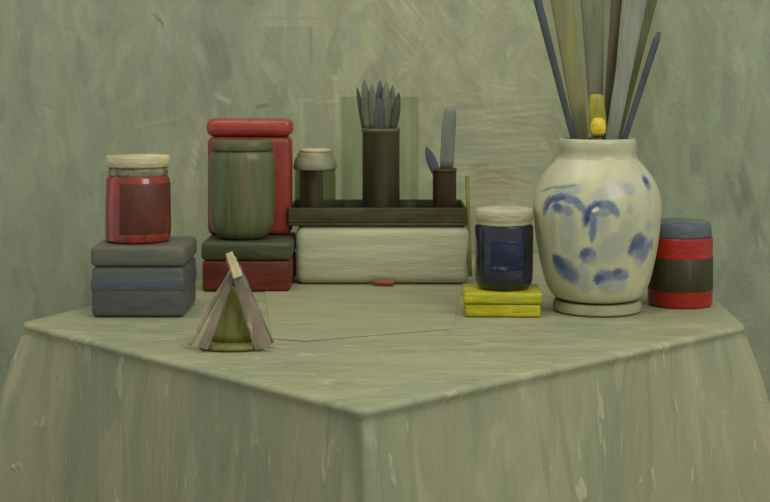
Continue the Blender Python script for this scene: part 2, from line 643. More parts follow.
zc = 2.372
s = zc / F
jx, jz = X(138, zc), SL_TOP + 0.0003
hgt = lambda py, z: Z(py, z) - jz
R = 32.5 * s
jt = hgt(155, zc)
M_redglass = paint('red_jam', lin(150, 38, 24), lin(112, 34, 24), lin(172, 48, 28), scale=(40, 40, 12), rough=0.22, bump=0.15, spec=0.5, coat=0.3)
t = jar('jam_jar', 'red jar with a cream lid standing on the slate grey box', 'jar', (jx, zc, jz),
        [(0, 0), (R * 0.9, 0), (R * 0.985, 0.004), (R * 1.0, 0.014), (R * 0.99, 0.06), (R * 0.965, jt - 0.040), (R * 0.90, jt - 0.034), (0, jt - 0.034)], M_redglass)
obj('label', lathe([(R * 1.004, 0.016), (R * 1.012, 0.017), (R * 1.002, 0.058), (R * 0.985, jt - 0.046), (R * 0.975, jt - 0.045)], 56, -1.98, 0.1),
    paint('jam_label', lin(96, 48, 36), lin(80, 42, 32), lin(116, 64, 46), scale=(30, 30, 12), rough=0.5), t)['label'] = 'brownish red paper label'
obj('neck', lathe([(R * 0.89, jt - 0.0338), (R * 0.93, jt - 0.030), (R * 0.90, jt - 0.024), (R * 0.9, jt - 0.0195), (0, jt - 0.0195)], 56),
    paint('jar_neck', lin(150, 146, 116), lin(92, 88, 66), lin(190, 182, 150), scale=(50, 50, 50), rough=0.2, spec=0.5), t)
obj('lid', lathe([(0, jt - 0.0192), (R * 0.96, jt - 0.0192), (R * 0.985, jt - 0.017), (R * 0.985, jt - 0.004), (R * 0.95, jt - 0.0005), (0, jt)], 56, wob=0.006, seed=4),
    paint('cream_lid', lin(206, 192, 150), lin(176, 160, 122), lin(226, 214, 176), scale=(16, 16, 60), rough=0.4, bump=0.5), t)

# ------------------------------------------------------------------ red stack
zf = 2.575
b0, b1 = X(202, zf), X(290, zf)
bw, bd = b1 - b0, 0.170
hb = Z(242, zf) - TOP - 0.001
t = thing('box', 'dark red box with a green lid under the tall red tin', 'box', ((b0 + b1) / 2, zf + bd / 2, TOP + 0.001), 'boxes under the jars')
obj('body', rbox(bw, bd, hb * 0.62, 0.006), paint('redbox_paint', lin(112, 38, 24), lin(76, 34, 24), lin(172, 46, 28), scale=(9, 9, 34), rough=0.5, bump=0.4), t)
obj('lid', rbox(bw + 0.004, bd + 0.004, hb * 0.38 - 0.0004, 0.008, dz=hb * 0.62 + 0.0004), paint('greenlid_paint', lin(72, 82, 52), lin(58, 56, 38), lin(82, 60, 44), scale=(9, 9, 40), rough=0.5, bump=0.4), t)
RB_TOP = TOP + 0.001 + hb

# tall red tin: body, a rounded green front panel with a ribbed jar-like relief
zt = zf + 0.100
tw0, tw1 = X(207, zt), X(291, zt)
tw = tw1 - tw0
th = Z(119, zt) - RB_TOP
t = thing('tin', 'tall red tin with rounded edges standing behind the green jar', 'tin', ((tw0 + tw1) / 2, zt + 0.029, RB_TOP + 0.0003))
M_redtin = paint('redtin_paint', lin(148, 52, 38), lin(124, 44, 32), lin(172, 78, 58), scale=(14, 14, 10), rough=0.4, bump=0.4, spec=0.4)
obj('body', rbox(tw, 0.056, th - 0.034, 0.012, 4), M_redtin, t)
obj('lid', rbox(tw + 0.004, 0.060, 0.0335, 0.013, 4, dz=th - 0.0337), paint('redtin_lid', lin(162, 62, 48), lin(146, 52, 40), lin(196, 128, 104), scale=(14, 14, 50), rough=0.32, bump=0.4, spec=0.5), t)

zj = zf + 0.052
gr = 34.0 * zj / F * 0.97
gx = X(242.0, zj)
gr = min(gr, 0.047 * 1.3)
gh = Z(140, zj) - RB_TOP
gy = 0.047
bm = lathe([(0, 0), (gr * 0.55, 0), (gr * 0.72, 0.004), (gr * 0.88, 0.014), (gr * 0.97, 0.028), (gr, 0.045), (gr, gh - 0.04), (gr * 0.97, gh - 0.028), (gr * 0.88, gh - 0.020), (0, gh - 0.020)], 72, wob=0.003)
for v in bm.verts:
    v.co.y *= gy / gr
t = thing('jar', 'squat dark green jar standing in front of the red tin', 'jar', (gx, zj, RB_TOP + 0.0003))
obj('body', bm, paint('greenjar_paint', lin(100, 102, 66), lin(78, 82, 50), lin(110, 78, 54), scale=(60, 60, 5), rough=0.3, bump=0.2, spec=0.4), t, sharp=0.7)
bm = lathe([(0, gh - 0.0198), (gr * 0.93, gh - 0.0198), (gr * 0.95, gh - 0.017), (gr * 0.93, gh - 0.003), (gr * 0.88, gh), (0, gh)], 60)
for v in bm.verts:
    v.co.y *= gy / gr
obj('lid', bm, paint('greenjar_lid', lin(92, 96, 64), lin(80, 76, 52), scale=(30, 30, 30), rough=0.4), t)

# ------------------------------------------------------------------ tripod of sticks
zt = 2.045
t = thing('stick_tripod', 'little tent of pale tied sticks standing on a green foot', 'stick tripod', (X(232, zt), zt, TOP + 0.0015))
ox, oy, oz = X(232, zt), zt, TOP + 0.0015


def q(px, py, z):
    return Vector((X(px, z) - ox, z - oy, max(Z(py, z) - oz, 0.004)))


def plank(name, p0, p1, w0, w1, thk, mat, par):
    bm = bmesh.new()
    d = (p1 - p0).normalized()
    fwd = Vector((0, -1, 0))
    fwd = (fwd - d * fwd.dot(d)).normalized()
    sd = d.cross(fwd)
    rows = []
    K = 10
    rnd = random.Random(name + str(p0.x))
    for i in range(K + 1):
        s_ = i / K
        c_ = p0.lerp(p1, s_) + sd * rnd.uniform(-0.0006, 0.0006)
        ww = (w0 + (w1 - w0) * s_) * rnd.uniform(0.93, 1.07) * 0.5
        rows.append([bm.verts.new(c_ + sd * a_ * ww + fwd * b_ * thk * 0.5) for a_, b_ in ((-1, -0.6), (-0.7, -1), (0.7, -1), (1, -0.6), (1, 0.6), (0.7, 1), (-0.7, 1), (-1, 0.6))])
    for A, B in zip(rows, rows[1:]):
        for k in range(8):
            j = (k + 1) % 8
            bm.faces.new((A[k], A[j], B[j], B[k]))
    bm.faces.new(rows[0][::-1])
    bm.faces.new(rows[-1])
    return obj(name, bm, mat, par, sharp=0.6)


M_pale = paint('pale_wood', lin(178, 164, 134), lin(138, 124, 100), lin(206, 190, 162), scale=(50, 50, 14), rough=0.5, bump=0.4)
M_mauve = paint('mauve_wood', lin(142, 124, 104), lin(108, 98, 82), lin(196, 172, 148), scale=(50, 50, 14), rough=0.5, bump=0.4)
M_grey = paint('grey_wood', lin(116, 112, 92), lin(88, 88, 74), lin(150, 138, 116), scale=(50, 50, 14), rough=0.5, bump=0.4)
M_bluish = paint('blue_grey_wood', lin(92, 100, 98), lin(76, 82, 78), scale=(50, 50, 14), rough=0.5)
plank('leg', q(203, 349, 2.02), q(234, 272, 2.043), 0.015, 0.010, 0.007, M_mauve, t)
plank('leg', q(188, 346, 2.045), q(232, 270, 2.058), 0.010, 0.006, 0.005, M_pale, t)
plank('leg', q(264, 348, 2.025), q(231, 258, 2.036), 0.025, 0.014, 0.008, M_mauve, t)
plank('leg', q(271, 345, 2.055), q(237, 266, 2.055), 0.010, 0.010, 0.006, M_grey, t)
plank('leg', q(250, 340, 2.075), q(235, 272, 2.058), 0.013, 0.009, 0.005, M_bluish, t)['label'] = 'blue grey back leg'
plank('tip', q(238, 277, 2.026), q(229, 252.5, 2.029), 0.0135, 0.010, 0.008, paint('cream_tip', lin(212, 196, 152), lin(176, 158, 116), lin(236, 222, 180), scale=(60, 60, 30), rough=0.4, bump=0.5), t)['label'] = 'pale cream stick tip'
bm = lathe([(0, 0), (0.046, 0), (0.048, 0.003), (0.045, 0.006), (0.030, 0.008), (0, 0.008)], 48, wob=0.02)
for v in bm.verts:
    v.co.y *= 0.62
obj('foot', bm, paint('olive_foot', lin(118, 118, 56), lin(96, 98, 48), lin(140, 136, 70), scale=(40, 40, 40), rough=0.5), t)
bm = lathe([(0, 0.0081), (0.034, 0.0081), (0.030, 0.020), (0.020, 0.050), (0.010, 0.074), (0.004, 0.086), (0, 0.088)], 40, wob=0.02)
for v in bm.verts:
    v.co.y *= 0.5
    v.co.y += 0.012
obj('core', bm, paint('olive_core', lin(124, 122, 50), lin(92, 96, 44), lin(142, 136, 56), scale=(60, 60, 10), rough=0.5, bump=0.4), t)
bm = tube([(0.0, 0.003, 0.126), (0.006, -0.012, 0.124), (0.0075, -0.016, 0.120), (-0.002, -0.014, 0.118)], [0.0015] * 4, 8)
obj('tie', bm, paint('tie_cream', lin(196, 180, 130), lin(160, 140, 90), scale=(80, 80, 80)), t)

# ------------------------------------------------------------------ long white box and dark tray
zf = 2.66
b0, b1 = X(295, zf), X(470, zf)
wh = Z(226.5, zf) - TOP - 0.001
BD = 0.180
WB = TOP + 0.0055
o = obj('long_box', rbox(b1 - b0, BD, wh, 0.018, 6), paint('whitebox_paint', lin(184, 183, 150), lin(166, 167, 136), lin(196, 193, 160), scale=(5, 5, 34), rough=0.6, bump=0.5, spec=0.2),
        loc=((b0 + b1) / 2, zf + BD / 2, WB))
o.location.z = TOP + 0.001
tag(o, 'long low white box with rounded corners under the dark tray', 'box')
TR = TOP + 0.001 + wh + 0.0003
tx0, tx1 = X(288, zf), X(467, zf)
t = thing('tray', 'shallow dark green tray on the long white box, holding pots', 'tray', ((tx0 + tx1) / 2, zf + BD / 2 + 0.002, TR))
M_tray = paint('tray_paint', lin(74, 72, 44), lin(54, 52, 30), lin(90, 92, 60), scale=(12, 12, 50), rough=0.55, bump=0.4)
trw, trh, tk = tx1 - tx0, Z(208, zf) - TR, 0.005
obj('bottom', rbox(trw, BD, 0.006, 0.002), M_tray, t)
obj('front_rim', rbox(trw, tk, trh - 0.006, 0.002, dz=0.006), M_tray, t, loc=(0, -BD / 2 + tk / 2, 0))
obj('back_rim', rbox(trw, tk, trh - 0.006, 0.002, dz=0.006), M_tray, t, loc=(0, BD / 2 - tk / 2, 0))
for sg in (-1, 1):
    obj('side_rim', rbox(tk, BD - 2 * tk, trh - 0.006, 0.002, dz=0.006), M_tray, t, loc=(sg * (trw / 2 - tk / 2), 0, 0))
TF = TR + 0.0063

# small lidded glass jar
zc = 2.738
jx = X(315, zc)
R = 0.0405
ht = Z(152, zc) - TF
t = thing('glass_jar', 'small glass jar with a cream topped lid beside the red tin', 'jar', (jx, zc, TF), 'glass jars on the tray')
obj('body', lathe([(0, 0.001), (R * 0.86, 0.001), (R * 0.97, 0.006), (R, 0.016), (R, ht - 0.042), (R * 0.97, ht - 0.034), (R * 0.94, ht - 0.034), (R * 0.955, 0.016), (R * 0.84, 0.005), (0, 0.005)], 64),
    glass('jar_glass', (0.80, 0.83, 0.70), 0.05, 0.10, (0.22, 0.24, 0.16)), t)
obj('contents', lathe([(0, 0.0052), (R * 0.5, 0.0052), (R * 0.56, 0.010), (R * 0.56, ht - 0.037), (0, ht - 0.036)], 40),
    paint('brown_contents', lin(84, 58, 30), lin(60, 46, 26), lin(98, 88, 56), scale=(60, 60, 10), rough=0.4), t, loc=(-0.007, 0, 0))['label'] = 'dark brown contents behind the glass'
obj('lid', lathe([(0, ht - 0.0338), (R * 1.0, ht - 0.0338), (R * 1.05, ht - 0.030), (R * 1.0, ht - 0.016), (R * 0.86, ht - 0.008), (R * 0.84, ht - 0.002), (R * 0.78, ht), (0, ht)], 56),
    paint('dull_lid', lin(142, 142, 112), lin(122, 124, 96), scale=(16, 16, 50), rough=0.4), t)
obj('lid_disc', lathe([(0, ht + 0.0002), (R * 0.74, ht + 0.0002), (R * 0.75, ht + 0.004), (R * 0.70, ht + 0.0065), (0, ht + 0.007)], 48, wob=0.01),
    paint('cream_disc', lin(212, 190, 144), lin(182, 166, 124), scale=(30, 30, 60), rough=0.4, bump=0.5), t)['label'] = 'cream disc on the lid'

# wide clear jar and the brown pot of brushes inside it
zc = 2.7525
jx = X(380, zc)
R = 0.0765
ht = Z(97, zc) - TF
t = thing('glass_jar', 'tall wide pale glass jar around the brown brush pot', 'jar', (jx, zc, TF), 'glass jars on the tray')
obj('body', lathe([(0, 0.001), (R * 0.80, 0.001), (R * 0.93, 0.006), (R * 0.99, 0.020), (R, 0.035), (R, ht - 0.003), (R * 0.985, ht), (R * 0.965, ht - 0.003), (R * 0.965, 0.035), (R * 0.95, 0.022), (R * 0.90, 0.010), (R * 0.78, 0.006), (0, 0.006)], 80),
    glass('pale_glass', (0.93, 0.945, 0.895), 0.03, 0.03, (0.36, 0.42, 0.30)), t)


def pot(name, label, x, y, z0, r, h, mat, rimmat):
    t = thing(name, label, 'pot', (x, y, z0), 'brown brush pots')
    obj('body', lathe([(0, 0), (r * 0.95, 0), (r, 0.003), (r * 1.0, h - 0.008), (r * 0.93, h - 0.008), (r * 0.91, 0.006), (0, 0.006)], 48), mat, t, sharp=0.6)
    obj('rim', lathe([(r * 0.93, h - 0.0078), (r * 1.03, h - 0.0078), (r * 1.04, h - 0.002), (r * 1.0, h), (r * 0.95, h - 0.001), (r * 0.93, h - 0.0078)], 48), rimmat, t)
    return t


M_brown = paint('brown_pot', lin(68, 50, 24), lin(52, 38, 18), lin(86, 66, 34), scale=(50, 50, 8), rough=0.5, bump=0.3)
M_rim = paint('pot_rim', lin(120, 116, 90), lin(92, 88, 68), scale=(40, 40, 40), rough=0.5)
p1h = Z(128, zc) - TF - 0.0064
pot('brush_pot', 'tall dark brown pot full of brushes standing inside the glass jar', X(381, zc), zc, TF + 0.0063, 18.6 * zc / F, p1h, M_brown, M_rim)
z2 = 2.742
p2h = Z(168, z2) - TF - 0.0003
pot('brush_pot', 'short dark brown pot at the right end of the tray', X(444.5, z2), z2, TF + 0.0002, 11.8 * z2 / F, p2h, M_brown, paint('pot_rim_dark', lin(84, 70, 46), lin(70, 58, 38), scale=(40, 40, 40)))


def brush(label, p_low, p_ferr, p_tip, r_h, r_b, mats, group, flat=0.5, cat='paintbrush'):
    """bristles-up brush: handle down in the pot, ferrule, soft pointed head"""
    p_low, p_ferr, p_tip = map(Vector, (p_low, p_ferr, p_tip))
    t = thing('paintbrush', label, cat, p_low, group)
    f = p_ferr - p_low
    e = p_tip - p_low
    obj('handle', tube([f * (i / 6) * 0.94 for i in range(7)], [r_h * 0.7, r_h * 0.9, r_h, r_h, r_h, r_h * 0.95, r_h * 0.9], 12), mats[0], t)
    obj('ferrule', tube([f * 0.945, f * 0.97, f], [r_h * 1.1, r_h * 1.15, r_b * 0.8], 16, flat + 0.3), mats[1], t)
    rr = [0.75, 0.92, 1.0, 0.95, 0.78, 0.52, 0.28, 0.06]
    ks = [0, 0.15, 0.35, 0.55, 0.72, 0.86, 0.95, 1.0]
    obj('bristles', tube([f + (e - f) * (0.01 + k * 0.99) for k in ks], [r_b * a_ for a_ in rr], 16, flat), mats[2], t)
    return t


M_handle = paint('dark_handle', lin(88, 70, 44), lin(70, 56, 36), scale=(40, 40, 8))
M_ferr = paint('ferrule_metal', lin(120, 118, 104), lin(88, 88, 80), scale=(40, 40, 40), rough=0.35)
M_bg = paint('bristle_grey_green', lin(118, 122, 102), lin(92, 98, 82), lin(132, 132, 114), scale=(120, 120, 14), rough=0.7, bump=0.5)
M_bp = paint('bristle_purple', lin(98, 92, 108), lin(80, 76, 90), lin(112, 110, 114), scale=(120, 120, 14), rough=0.7, bump=0.5)
M_bd = paint('bristle_dark', lin(78, 80, 68), lin(64, 66, 58), scale=(120, 120, 14), rough=0.7, bump=0.5)
PB = TF + 0.0063 + 0.0066
specs = [  # low px, ferrule px,py, tip px,py, depth offset, bristle radius px, material
    (377, 365, 132, 357, 87, 0.004, 2.4, M_bd), (376, 369, 131, 364, 79, -0.010, 4.4, M_bg), (379, 375, 131, 371.5, 83, -0.018, 3.8, M_bg),
    (381, 380, 131, 380, 80, 0.010, 4.4, M_bp), (383, 385, 131, 386.5, 81, -0.008, 4.4, M_bg), (384, 389, 131, 393, 85, 0.002, 4.2, M_bg),
    (385, 393, 131, 399, 92, -0.006, 3.6, M_bd), (380, 379, 132, 379, 98, -0.022, 4.6, M_bp)]
LB = ['thin dark brush at the far left of the tall brown pot, leaning out',
      'grey green brush second from left in the tall brown pot, the highest tip',
      'slim grey green brush third from left in the tall brown pot',
      'purple grey brush at the back centre of the tall brown pot',
      'grey green brush just right of centre in the tall brown pot',
      'grey green brush second from right in the tall brown pot',
      'dark brush leaning to the far right of the tall brown pot',
      'short purple brush low at the front of the tall brown pot']
for i, (lp, fx, fy, tx, ty, dz, rp, m) in enumerate(specs):
    z = zc + dz
    brush(LB[i], (X(lp, zc + dz * 0.5), zc + dz * 0.5, PB), (X(fx, z), z, Z(fy, z)), (X(tx, z), z, Z(ty, z)), 0.0028, rp * 1.2 * z / F, (M_handle, M_ferr, m), 'brushes in the tall brown pot', 0.55)

PB2 = TF + 0.0002 + 0.0066
m_slab = paint('bristle_slate', lin(132, 134, 118), lin(112, 118, 104), scale=(90, 90, 10), rough=0.6, bump=0.3)
t = thing('paintbrush', 'tall broad grey brush standing in the short brown pot', 'paintbrush', (X(446, z2), z2 - 0.002, PB2), 'brushes in the short brown pot')
f0 = Vector((X(446, z2), z2 - 0.002, PB2))
g = lambda px, py: Vector((X(px, z2), z2 - 0.002, Z(py, z2))) - f0
obj('handle', tube([Vector((0, 0, 0)), g(446, 190), g(446.5, 169)], [0.004, 0.005, 0.005], 12), M_handle, t)
obj('bristles', tube([g(446.5, 168.5), g(447, 160), g(448, 140), g(449.5, 118), g(450, 111), g(450.3, 107.5)], [0.0125, 0.0135, 0.0135, 0.013, 0.0115, 0.006], 20, 0.4), m_slab, t)
brush('short purple brush leaning left out of the short brown pot', (X(443, z2), z2 - 0.004, PB2), (X(436.5, z2), z2 - 0.006, Z(174, z2)), (X(426, z2), z2 - 0.008, Z(146, z2)), 0.0025, 0.0095,
      (M_handle, M_ferr, M_bp), 'brushes in the short brown pot', 0.5)

# green pencil leaning at the end of the white box
pb = Vector((X(470.5, 2.655), 2.655, TOP + 0.004))
pt = Vector((X(462, 2.70) + 0.0095, 2.70, Z(176, 2.70)))
t = thing('pencil', 'thin yellow green pencil leaning against the right end of the white box', 'pencil', pb)
d = pt - pb
obj('shaft', tube([d * 0.06, d * 0.3, d * 0.7, d], [0.0042] * 4, 6), paint('pencil_green', lin(128, 126, 54), lin(104, 106, 48), scale=(60, 60, 12), rough=0.45), t)
obj('point', tube([d * 0.0, d * 0.02, d * 0.0595], [0.0006, 0.0018, 0.0041], 6), M_pale, t)

# ------------------------------------------------------------------ yellow tin with the blue jar
zf = 2.302
b0, b1 = X(465, zf), X(543, zf)
yh = TOP
hy = Z(293, zf) - TOP - 0.001
t = thing('box', 'flat bright yellow box under the dark blue jar', 'box', ((b0 + b1) / 2, zf + 0.052, TOP + 0.001), 'boxes under the jars', rz=-0.03)
M_y = paint('yellow_paint', lin(190, 178, 26), lin(160, 150, 30), lin(204, 192, 40), scale=(14, 14, 60), rough=0.4, bump=0.5)
obj('body', rbox(b1 - b0 - 0.004, 0.100, hy * 0.52, 0.004), M_y, t)
obj('lid', rbox(b1 - b0 + 0.001, 0.104, hy * 0.48 - 0.0004, 0.004, dz=hy * 0.52 + 0.0004), paint('yellow_lid', lin(186, 180, 34), lin(150, 144, 34), lin(206, 200, 52), scale=(14, 14, 60), rough=0.4, bump=0.5), t)
YT = TOP + 0.001 + hy

zc = 2.356
jx = X(504, zc)
R = 29.0 * zc / F
jt = Z(208, zc) - YT - 0.0003
t = thing('jar', 'dark blue jar with a cream lid standing on the yellow box', 'jar', (jx, zc, YT + 0.0003))
M_navy = paint('navy_ink', lin(24, 26, 46), lin(17, 16, 28), lin(50, 60, 84), scale=(34, 34, 26), rough=0.2, bump=0.25, spec=0.5, coat=0.3)
obj('body', lathe([(0, 0), (R * 0.80, 0), (R * 0.92, 0.004), (R * 0.99, 0.014), (R, 0.025), (R, jt - 0.032), (R * 0.97, jt - 0.027), (0, jt - 0.027)], 72, wob=0.003), M_navy, t, sharp=0.7)
obj('label', lathe([(R * 1.004, 0.034), (R * 1.012, 0.035), (R * 1.012, 0.082), (R * 1.004, 0.083)], 40, -2.1, -0.95),  # whitish blue highlights painted into the colour of this raised patch
    paint('navy_highlights', lin(32, 38, 68), lin(24, 26, 46), lin(100, 108, 116), scale=(26, 26, 50), rough=0.35, bump=0.3), t)['label'] = 'blue patch with pale painted highlights'
obj('lid', lathe([(0, jt - 0.0268), (R * 0.93, jt - 0.0268), (R * 0.95, jt - 0.024), (R * 0.95, jt - 0.020), (R * 1.0, jt - 0.018), (R * 1.0, jt - 0.004), (R * 0.95, jt), (R * 0.6, jt + 0.0015), (0, jt + 0.002)], 60, wob=0.006, seed=5),
    paint('jar_lid_cream', lin(190, 182, 146), lin(164, 158, 124), lin(206, 198, 164), scale=(16, 16, 60), rough=0.4, bump=0.5), t)

# ------------------------------------------------------------------ vase on its stand
zv = 2.374
vs_ = zv / F
vx = X(597, zv)
VB = 0.7695
o = obj('vase_stand', lathe([(0, 0), (0.070, 0), (0.0735, 0.003), (0.0735, VB - TOP - 0.006), (0.071, VB - TOP - 0.0015), (0, VB - TOP - 0.0015)], 72),
        paint('stand_paint', lin(156, 153, 120), lin(140, 138, 108), scale=(14, 14, 30), rough=0.7), loc=(vx, zv, TOP + 0.001), sharp=0.8)
tag(o, 'low pale round stand beneath the blue and white vase', 'stand')


def build_vase():
    pr = [(299.2, 30), (298, 37), (295, 43.5), (288, 48.5), (278, 52.5), (262, 56.5), (242, 60.2), (222, 62.5), (207, 63.5), (196, 62.5), (186, 59.5), (176, 54.5), (168, 48.5), (162, 43),
          (158, 39.8), (154, 38.5), (150, 38.6), (146, 39.0), (141.5, 38.6), (139, 37.2), (138.2, 36)]
    # catmull-rom resample
    P = np.array(pr, float)
    fine = []
    for i in range(len(P) - 1):
        p0, p1, p2, p3 = P[max(i - 1, 0)], P[i], P[i + 1], P[min(i + 2, len(P) - 1)]
        for k in range(9):
            t_ = k / 9
            fine.append(0.5 * ((2 * p1) + (-p0 + p2) * t_ + (2 * p0 - 5 * p1 + 4 * p2 - p3) * t_ ** 2 + (-p0 + 3 * p1 - 3 * p2 + p3) * t_ ** 3))
    fine.append(P[-1])
    fine = np.array(fine)
    zz = lambda py: Z(py, zv) - VB
    z_off = zz(fine[0, 0])
    prof = [(0.0, 0.0)] + [(r_ * vs_, zz(py) - z_off) for py, r_ in fine]
    outer = len(prof)
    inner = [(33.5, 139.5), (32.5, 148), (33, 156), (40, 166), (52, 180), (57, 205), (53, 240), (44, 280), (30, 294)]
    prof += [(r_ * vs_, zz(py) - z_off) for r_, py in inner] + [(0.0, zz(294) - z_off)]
    seg = 300
    bm = lathe(prof, seg)
    me = bpy.data.meshes.new('vase')
    bmesh.ops.recalc_face_normals(bm, faces=bm.faces)
    bm.to_mesh(me)
    bm.free()
    co = np.zeros(len(me.vertices) * 3)
    me.vertices.foreach_get('co', co)
    co = co.reshape(-1, 3)
    th = np.arctan2(co[:, 0], -co[:, 1])          # 0 faces the front, + to the right
    py = HOR + (EYE - (co[:, 2] + VB + z_off)) / vs_
    Rpx = np.hypot(co[:, 0], co[:, 1]) / vs_
    rs = np.random.RandomState(11)
    base = np.array(lin(184, 180, 146))
    col = np.tile(base, (len(co), 1))
    outside = np.zeros(len(co), bool)
    cnt = 0
    # vertex order: single bottom vert then rings
    outside[:1 + seg * (outer - 1)] = True
    B1, B2, B3, B4, GY, WR = lin(60, 72, 112), lin(98, 110, 138), lin(142, 148, 148), lin(52, 62, 100), lin(158, 160, 136), lin(222, 214, 176)

    def Rat(y):
        return float(np.interp(y, fine[::-1, 0], fine[::-1, 1]))

    def dab(px, py_, rx, ry, ang, c, al, seed=None):
        R_ = Rat(py_)
        t0 = math.asin(max(-0.97, min(0.97, (px - 597) / R_)))
        ph = rs.uniform(0, 6.28, 4)
        for turn in (0, PI):
            dt = (th - t0 - turn + PI) % (2 * PI) - PI
            ux = dt * Rpx * (1.0)
            uy = py - py_
            a_ = ux * math.cos(ang) + uy * math.sin(ang)
            b_ = -ux * math.sin(ang) + uy * math.cos(ang)
            q_ = (a_ / (rx * 1.32)) ** 2 + (b_ / (ry * 1.38)) ** 2
            q_ = q_ * (1 + 0.3 * np.sin(a_ * 1.3 + ph[0]) * np.sin(b_ * 1.7 + ph[1])) + 0.12 * np.sin(b_ * 4 + ph[2])
            k = np.clip((1 - q_) * 2.2, 0, 1) * al * outside
            col[:] = col + (np.array(c) - col) * k[:, None]

    def line(pts, wd, c, al):
        for (x0, y0), (x1, y1) in zip(pts, pts[1:]):
            L_ = math.hypot(x1 - x0, y1 - y0)
            dab((x0 + x1) / 2, (y0 + y1) / 2, L_ * 0.68 + wd * 0.4, wd, math.atan2(y1 - y0, x1 - x0), c, al)
    # loose glaze brushing
    for _ in range(420):
        v_ = rs.normal(0.02, 0.09)
        dab(rs.uniform(538, 656), rs.uniform(150, 298), rs.uniform(3, 9), rs.uniform(6, 22), rs.normal(0, 0.4), base * (1 + v_) * np.array([1, 1, 1 + rs.normal(0, 0.04)]), 0.5)
    for x, y, rx, ry, a, c, al in [
        (560, 222, 7, 22, 0.1, B3, 0.55), (548, 222, 4, 18, 0.0, GY, 0.6), (600, 186, 16, 5, -0.35, B3, 0.5), (560, 187, 14, 5, -0.15, B3, 0.6), (602, 240, 10, 12, 0.5, B3, 0.6),
        (620, 185, 6, 5, 0.2, B3, 0.7), (620, 204, 3, 4, 0, B3, 0.6), (640, 222, 5, 5, 0, B3, 0.7), (641, 193, 4, 8, 0, B3, 0.4), (592, 216, 7, 10, 0, B3, 0.5), (604, 276, 14, 9, 0, B3, 0.6),
        (574, 270, 8, 10, 0.2, B3, 0.6), (632, 252, 6, 8, 0, B3, 0.6), (615, 224, 6, 10, 0.3, GY, 0.6), (566, 235, 5, 16, 0, GY, 0.5), (590, 252, 5, 10, 0, GY, 0.4),
    ]:
        dab(x, y, rx, ry, a, c, al)
    line([(540, 208), (545, 197), (556, 193), (568, 196), (575, 204)], 3.4, B2, 0.85)
    line([(542, 204), (548, 196), (558, 194)], 2.0, B1, 0.85)
    line([(537.5, 189), (552, 184.5), (568, 182)], 1.2, B2, 0.7)
    for x, y, rx, ry, a, c, al in [
        (552, 204, 6.5, 4.5, 0.2, B2, 0.8), (552, 203, 4, 3, 0.2, B1, 0.8), (561, 206, 5, 3.5, 0.4, B2, 0.6),
    ]:
        dab(x, y, rx, ry, a, c, al)
    line([(577, 217), (579, 206), (588, 199), (600, 199), (606, 207)], 3.4, B2, 0.9)
    line([(578, 214), (580, 205), (588, 200)], 2.2, B1, 0.9)
    line([(584.5, 207), (584, 220), (583.5, 231)], 2.8, B2, 0.85)
    dab(596, 205, 8, 4, -0.3, B2, 0.6)
    dab(578.5, 213, 2, 3.5, 0.2, B4, 0.9)
    dab(586, 204, 3, 1.6, -0.5, WR, 0.9)
    dab(640, 180, 5, 6, 0.1, B2, 0.85)
    dab(639, 178.5, 3.5, 3, 0.1, B4, 0.8)
    for x, y, rx, ry, a, c, al in [
        (632, 242, 12, 9, -0.15, B2, 0.7), (629, 236, 8, 7, -0.5, B1, 0.8), (637, 247, 6, 8, 0.2, B2, 0.7), (622, 242, 3, 5, 0.5, B1, 0.7), (644, 240, 3, 5, -0.3, B2, 0.7),
        (579, 248, 6.5, 7, 0.9, B2, 0.85), (577, 246, 3.5, 4.5, 0.6, B1, 0.7), (583, 253, 4, 5, 0.9, B3, 0.6),
        (559, 263, 13, 9, 0.65, B2, 0.85), (554, 257, 8, 5, 0.6, B1, 0.85), (561, 266, 9, 5, 0.8, B1, 0.6), (567, 271, 5, 6, 0.6, B2, 0.6),
        (594, 269, 8, 5.5, -0.5, B2, 0.85), (591, 272, 5, 3.5, -0.6, B1, 0.8), (602, 268, 5, 4, 0, B2, 0.7), (612, 267, 8, 5, 0.15, B2, 0.8), (608, 264.5, 4, 2.5, -0.4, B1, 0.7), (598, 277, 7, 4, -0.2, B3, 0.6), (580, 281, 6, 4, -0.5, B3, 0.5),
    ]:
        dab(x, y, rx, ry, a, c, al)
    col[~outside] = lin(58, 52, 36)  # shade inside the mouth painted into the interior colour
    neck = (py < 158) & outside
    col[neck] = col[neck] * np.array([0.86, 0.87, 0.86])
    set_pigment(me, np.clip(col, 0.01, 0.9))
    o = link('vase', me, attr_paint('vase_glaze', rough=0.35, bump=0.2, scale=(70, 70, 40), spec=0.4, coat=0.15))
    o.location = (vx, zv, VB)
    tag(o, 'white vase painted with blue flowers, full of brush handles', 'vase')


build_vase()
VIN = VB + (Z(294, zv) - Z(299.2, zv)) + 0.002


